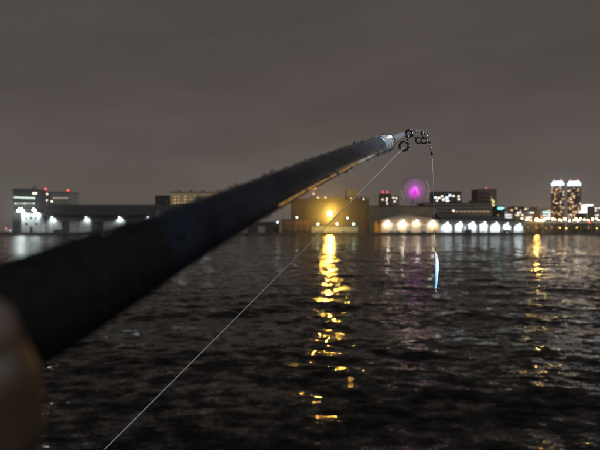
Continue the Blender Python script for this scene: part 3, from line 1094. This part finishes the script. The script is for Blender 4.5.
n_ = (VN + E1 * .35).normalized()
guide(409, 133.6, .0041, .0015, n_)
guide(404, 146, .0056, .0014, (VN + E1 * .2), foot=G(409.3, 136.6))
guide(418.6, 140.2, .0036, .0010, (VN + E1 * .3), foot=G(410.5, 134))
guide(424.2, 140.6, .0035, .0010, (VN - E1 * .2), foot=G(421, 133.5))
# bead chain and swivel draped off the tip
tk = thing('snap_swivel', G(422, 132), 'small steel bead chain and snap swivel draped over the rod tip', 'fishing tackle')
chain = [(412.5, 132.5), (415.8, 131.6), (419, 131.4), (422, 132.2), (424.6, 134), (426.8, 136.2), (428.6, 139), (429.6, 142.2), (430.2, 145.6), (430.6, 148.6)]
for i, (px, py) in enumerate(chain):
    MB().ball(G(px, py), .0017 if i % 2 else .0013, 10, 8).build('bead', M_ring if i in (0, 3, 4, 7) else M_chrome, tk, True)
MB().tube([G(*c) for c in chain], .0005, 6).build('wire', M_chrome, tk, True)
MB().ring(G(431.2, 150.8), (VN + E1), .0015, .0004, 16, 6).build('loop', M_chrome, tk, True)
MB().tube([G(431.3, 151.8), G(431.8, 153.5), G(432.2, 155.6)], [.0009, .0016, .0007], 10).build('swivel_barrel', M_ring, tk, True)
MB().ring(G(432.3, 156.6), (VN - E1), .0010, .0003, 14, 6).build('loop', M_chrome, tk, True)

# rain drops clinging to the rod
M_drop = bpy.data.materials.new('rain drop')
M_drop.use_nodes = True
b__ = M_drop.node_tree.nodes['Principled BSDF']
b__.inputs['Base Color'].default_value = (.8, .85, .9, 1)
b__.inputs['Roughness'].default_value = 0.03
b__.inputs['IOR'].default_value = 1.45
b__.inputs['Transmission Weight'].default_value = 1.0
drop_mesh = None
rn = random.Random(5)


for i in range(280):
    t = .012 + (LEN - .03) * rn.random() ** .85
    th = rn.choice((rn.uniform(R(20), R(190)), rn.uniform(R(60), R(160)), rn.uniform(R(60), R(160)), rn.uniform(R(-110), R(20))))
    r = rn.uniform(.0003, .0009) * (1.6 if rn.random() < .2 else 1)
    if drop_mesh is None:
        d0 = MB().ball((0, 0, 0), 1, 14, 9).build('water_droplet', M_drop, None, True)
        drop_mesh = d0.data
        bpy.data.objects.remove(d0)
    o = bpy.data.objects.new('water_droplet', drop_mesh)
    C.objects.link(o)
    c = A(t, th, rod_radius(t) + r * .25)
    o.location = c - ORIGIN[rod.name]
    nrm = (c - A(t)).normalized()
    o.rotation_euler = nrm.to_track_quat('Z', 'Y').to_euler()
    o.scale = (r * rn.uniform(.9, 1.3), r * rn.uniform(.9, 1.2), r * rn.uniform(.75, 1.05))
    o.parent = rod

# ================================================================== LINE AND LURE
M_line = material('white nylon line', (0.62, 0.64, 0.66), 0.3, var=.02)
fl = thing('fishing_line', G(404, 147), 'thin pale fishing line running slanting down from the rod tip guide', 'fishing line')
L0, L1 = G(404, 147.2), W(96, 458, 0.40)
pts = []
for i in range(33):
    s = i / 32
    p_ = L0.lerp(L1, s)
    p_.z -= .0012 * math.sin(math.pi * s)
    pts.append(p_)
MB().tube(pts, .00045, 8).build('main_line', M_line, fl, True)
tail = [L1 + (L1 - L0).normalized() * d for d in (0.0, .4, .8)]
MB().tube(tail, .00045, 8).build('lower_line', M_line, fl, True)
ll = thing('leader_line', G(432.4, 157), 'hair-thin leader hanging straight from the rod tip to the lure', 'fishing line')
MB().tube([G(432.4, 157.2), G(433.4, 190), G(434.3, 225), G(434.8, 243)], .00027, 6).build('strand', M_line, ll, True)

lure = thing('fishing_lure', G(436, 291), 'small blue and pearl white lure with added glow hanging from the leader line', 'fishing lure')
M_luw = material('pearl lure with added glow', (0.75, 0.88, 0.95), 0.25, var=.15, scale=300, coat=1.0)
M_luw.cycles.emission_sampling = 'NONE'
t = M_luw.node_tree                     # painted from pearl white to cyan at the tail, royal blue along both edges
b__ = t.nodes['Principled BSDF']
tcn = t.nodes.new('ShaderNodeTexCoord')
sp = t.nodes.new('ShaderNodeSeparateXYZ')
t.links.new(tcn.outputs['Generated'], sp.inputs[0])
r1 = t.nodes.new('ShaderNodeValToRGB')
r1.color_ramp.elements[0].position, r1.color_ramp.elements[0].color = .12, (0.30, 0.80, 0.95, 1)
r1.color_ramp.elements[1].position, r1.color_ramp.elements[1].color = .62, (0.74, 0.93, 1.0, 1)
t.links.new(sp.outputs['Z'], r1.inputs['Fac'])
r2 = t.nodes.new('ShaderNodeValToRGB')
e_ = r2.color_ramp.elements
e_[0].position, e_[0].color = .08, (1, 1, 1, 1)
e_[1].position, e_[1].color = .30, (0, 0, 0, 1)
e2_ = e_.new(.80)
e2_.color = (0, 0, 0, 1)
e3_ = e_.new(.95)
e3_.color = (.8, .8, .8, 1)
t.links.new(sp.outputs['X'], r2.inputs['Fac'])
mx = t.nodes.new('ShaderNodeMixRGB')
t.links.new(r2.outputs['Color'], mx.inputs['Fac'])
t.links.new(r1.outputs['Color'], mx.inputs['Color1'])
mx.inputs['Color2'].default_value = (0.01, 0.14, 0.62, 1)
t.links.new(mx.outputs['Color'], b__.inputs['Base Color'])
t.links.new(mx.outputs['Color'], b__.inputs['Emission Color'])
b__.inputs['Emission Strength'].default_value = 1.0  # added glow in place of lamp light falling on the lure
# body: a long flattened leaf, slightly bowed, white belly towards the light and blue back
cl = [(435.3, 252.5), (436.4, 256), (437.2, 262), (437.2, 268), (436.6, 274), (436.2, 280), (435.9, 285), (435.4, 288.5)]
wd = [.0006, .0014, .0020, .0022, .0021, .0018, .0013, .0005]


def lure_shell(offs, k, name, mat, depth):
    m = MB()
    seg = 18
    base_n = len(m.v)
    for (px, py), w in zip(cl, wd):
        c = G(px + offs, py)
        for s in range(seg):
            t_ = 2 * math.pi * s / seg
            m.v.append((c.x + math.cos(t_) * w * k, c.y + math.sin(t_) * w * depth, c.z))
    for i in range(len(cl) - 1):
        for s in range(seg):
            s2 = (s + 1) % seg
            m.f.append([i * seg + s, (i + 1) * seg + s, (i + 1) * seg + s2, i * seg + s2][::-1])
    m.f.append(list(range(seg)))
    m.f.append([(len(cl) - 1) * seg + s for s in reversed(range(seg))])
    return m.build(name, mat, lure, True)


lure_shell(0.0, 1.0, 'body', M_luw, .62)
MB().ball(G(436.6, 256.6) + VN * .0022, .0009, 10, 8).build('eye', M_ring, lure, True)
m = MB()
for px, py, r in ((434.9, 244.2, .0010), (435.0, 247.2, .0011), (435.1, 250.2, .0012)):
    m.ring(G(px, py), (VN + E1 * (1 if py < 246 else -1)), r, .00035, 16, 6)
m.tube([G(434.9, 245.2), G(435, 246.4)], .0009, 8)
m.build('split_ring', M_chrome, lure, True)
hk = G(435.5, 289.5)
MB().ring(hk, (VN + E1 * .5), .0011, .00035, 14, 6).build('hook_ring', M_chrome, lure, True)
for k in range(3):
    t_ = 2 * math.pi * k / 3 + .5
    d = Vector((math.cos(t_), math.sin(t_), 0))
    c = hk + Vector((.0004, 0, -.001))
    pts = [c, c + Vector((0, 0, -.006)), c + Vector((0, 0, -.0078)) + d * .0008, c + Vector((0, 0, -.0085)) + d * .0022, c + Vector((0, 0, -.0076)) + d * .0036, c + Vector((0, 0, -.0052)) + d * .0041]
    MB().tube(pts, [.0005, .0005, .0005, .00045, .0004, .0001], 8).build('hook', M_chrome, lure, True)


# ================================================================== THE HAND ON THE GRIP
M_skin = bpy.data.materials.new('skin')
M_skin.use_nodes = True
b__ = M_skin.node_tree.nodes['Principled BSDF']
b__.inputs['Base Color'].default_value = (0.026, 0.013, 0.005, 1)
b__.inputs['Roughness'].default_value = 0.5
b__.inputs['Subsurface Weight'].default_value = 0.1
b__.inputs['Subsurface Radius'].default_value = (.004, .0015, .0008)
t = M_skin.node_tree
nz_ = t.nodes.new('ShaderNodeTexNoise')
nz_.inputs['Scale'].default_value = 900
bn_ = t.nodes.new('ShaderNodeBump')
bn_.inputs['Strength'].default_value = .3
bn_.inputs['Distance'].default_value = .0006
t.links.new(nz_.outputs['Fac'], bn_.inputs['Height'])
t.links.new(bn_.outputs['Normal'], b__.inputs['Normal'])

T0 = -0.0255                       # where the index finger sits along the rod
hand_m = MB()


def capsules(pts, rads):
    # dense tapered tube with ball ends; the voxel remesh joins everything to one skin
    hand_m.tube(pts, rads, 16)
    for p_, r_ in zip(pts, rads):
        hand_m.ball(p_, r_, 14, 10)


for k, (dt, fr_, reach) in enumerate(((0, .0084, 1.0), (-.0185, .0088, 1.05), (-.0370, .0083, 1.0), (-.0540, .0072, .9))):
    tt = T0 + dt
    rr = .0122 + fr_ * .92
    kn = A(tt - .004, R(140), .034)
    seq = [kn]
    for th, ex in ((172, .010), (205, .004), (235, .0015), (270, .0), (305, .0), (335, .0), (335 + 25 * reach, .0), (335 + 50 * reach, .0)):
        seq.append(A(tt, R(th), rr + ex))
    rads = [fr_ * 1.15, fr_ * 1.1, fr_ * 1.04, fr_ * 1.08, fr_ * 1.0, fr_ * 1.02, fr_ * .96, fr_ * .92, fr_ * .8]
    capsules(seq, rads)
# palm: bars from each knuckle to the wrist
wrist = A(T0 - .095, R(165), .040)
for dt in (0, -.0185, -.037, -.054):
    kn = A(T0 + dt - .004, R(138), .031)
    mid = A(T0 + dt * .75 - .045, R(150), .031)
    capsules([kn, mid, wrist], [.0105, .0145, .019])
# thumb: leaves the side of the palm near the wrist, lies over the top of the grip
capsules([A(T0 - .078, R(130), .030), A(T0 - .055, R(110), .0265), A(T0 - .037, R(88), .0225), A(T0 - .028, R(64), .0215)], [.0150, .0122, .0100, .0084])
# forearm stub
fore = wrist + (-AX * .16 + Vector((-.05, -.05, -.10)))
capsules([wrist, wrist.lerp(fore, .3), fore], [.021, .026, .033])
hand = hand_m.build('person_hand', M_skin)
hand.data.remesh_voxel_size = .0014
md = hand.modifiers.new('join', 'REMESH')
md.mode = 'VOXEL'
md.voxel_size = .0014
md.use_smooth_shade = True
sm = hand.modifiers.new('soften', 'SMOOTH')
sm.factor = .5
sm.iterations = 6
tag(hand, 'bare hand closed round the black grip of the fishing rod', 'hand')
ORIGIN[hand.name] = Vector((0, 0, 0))
# finger nails and sleeve
for dt, fr_ in ((0, .0084), (-.0185, .0088), (-.0370, .0083), (-.0540, .0072)):
    c = A(T0 + dt, R(22), .0122 + fr_ * 1.72)
    nl = MB().ball((0, 0, 0), .0045, 12, 8, (1.0, 1.0, .22)).build('fingernail', material('nail', (.035, .02, .012), .6), hand, True)
    nl.location = c
    nl.rotation_euler = (c - A(T0 + dt)).to_track_quat('Z', 'Y').to_euler()
sl_ = MB().tube([wrist.lerp(fore, .22), wrist.lerp(fore, .3), wrist.lerp(fore, .7), fore + (fore - wrist) * .4], [.031, .034, .040, .046], 28)
sl_.build('sleeve', material('dark rain jacket', (.02, .022, .03), .6, bump=.4, scale=60), hand, True)


# ================================================================== DAMP NIGHT AIR
hz_m = bpy.data.materials.new('damp air')
hz_m.use_nodes = True
t = hz_m.node_tree
t.nodes.clear()
o_ = t.nodes.new('ShaderNodeOutputMaterial')
pv = t.nodes.new('ShaderNodeVolumePrincipled')
pv.inputs['Color'].default_value = (0.92, 0.92, 0.92, 1)
pv.inputs['Density'].default_value = 0.00017
pv.inputs['Anisotropy'].default_value = 0.96
t.links.new(pv.outputs['Volume'], o_.inputs['Volume'])
tag(MB().box(-1520, 1520, -20, 1620, -4.5, 160).build('haze', hz_m), 'thin damp night air over the harbour', kind='stuff')
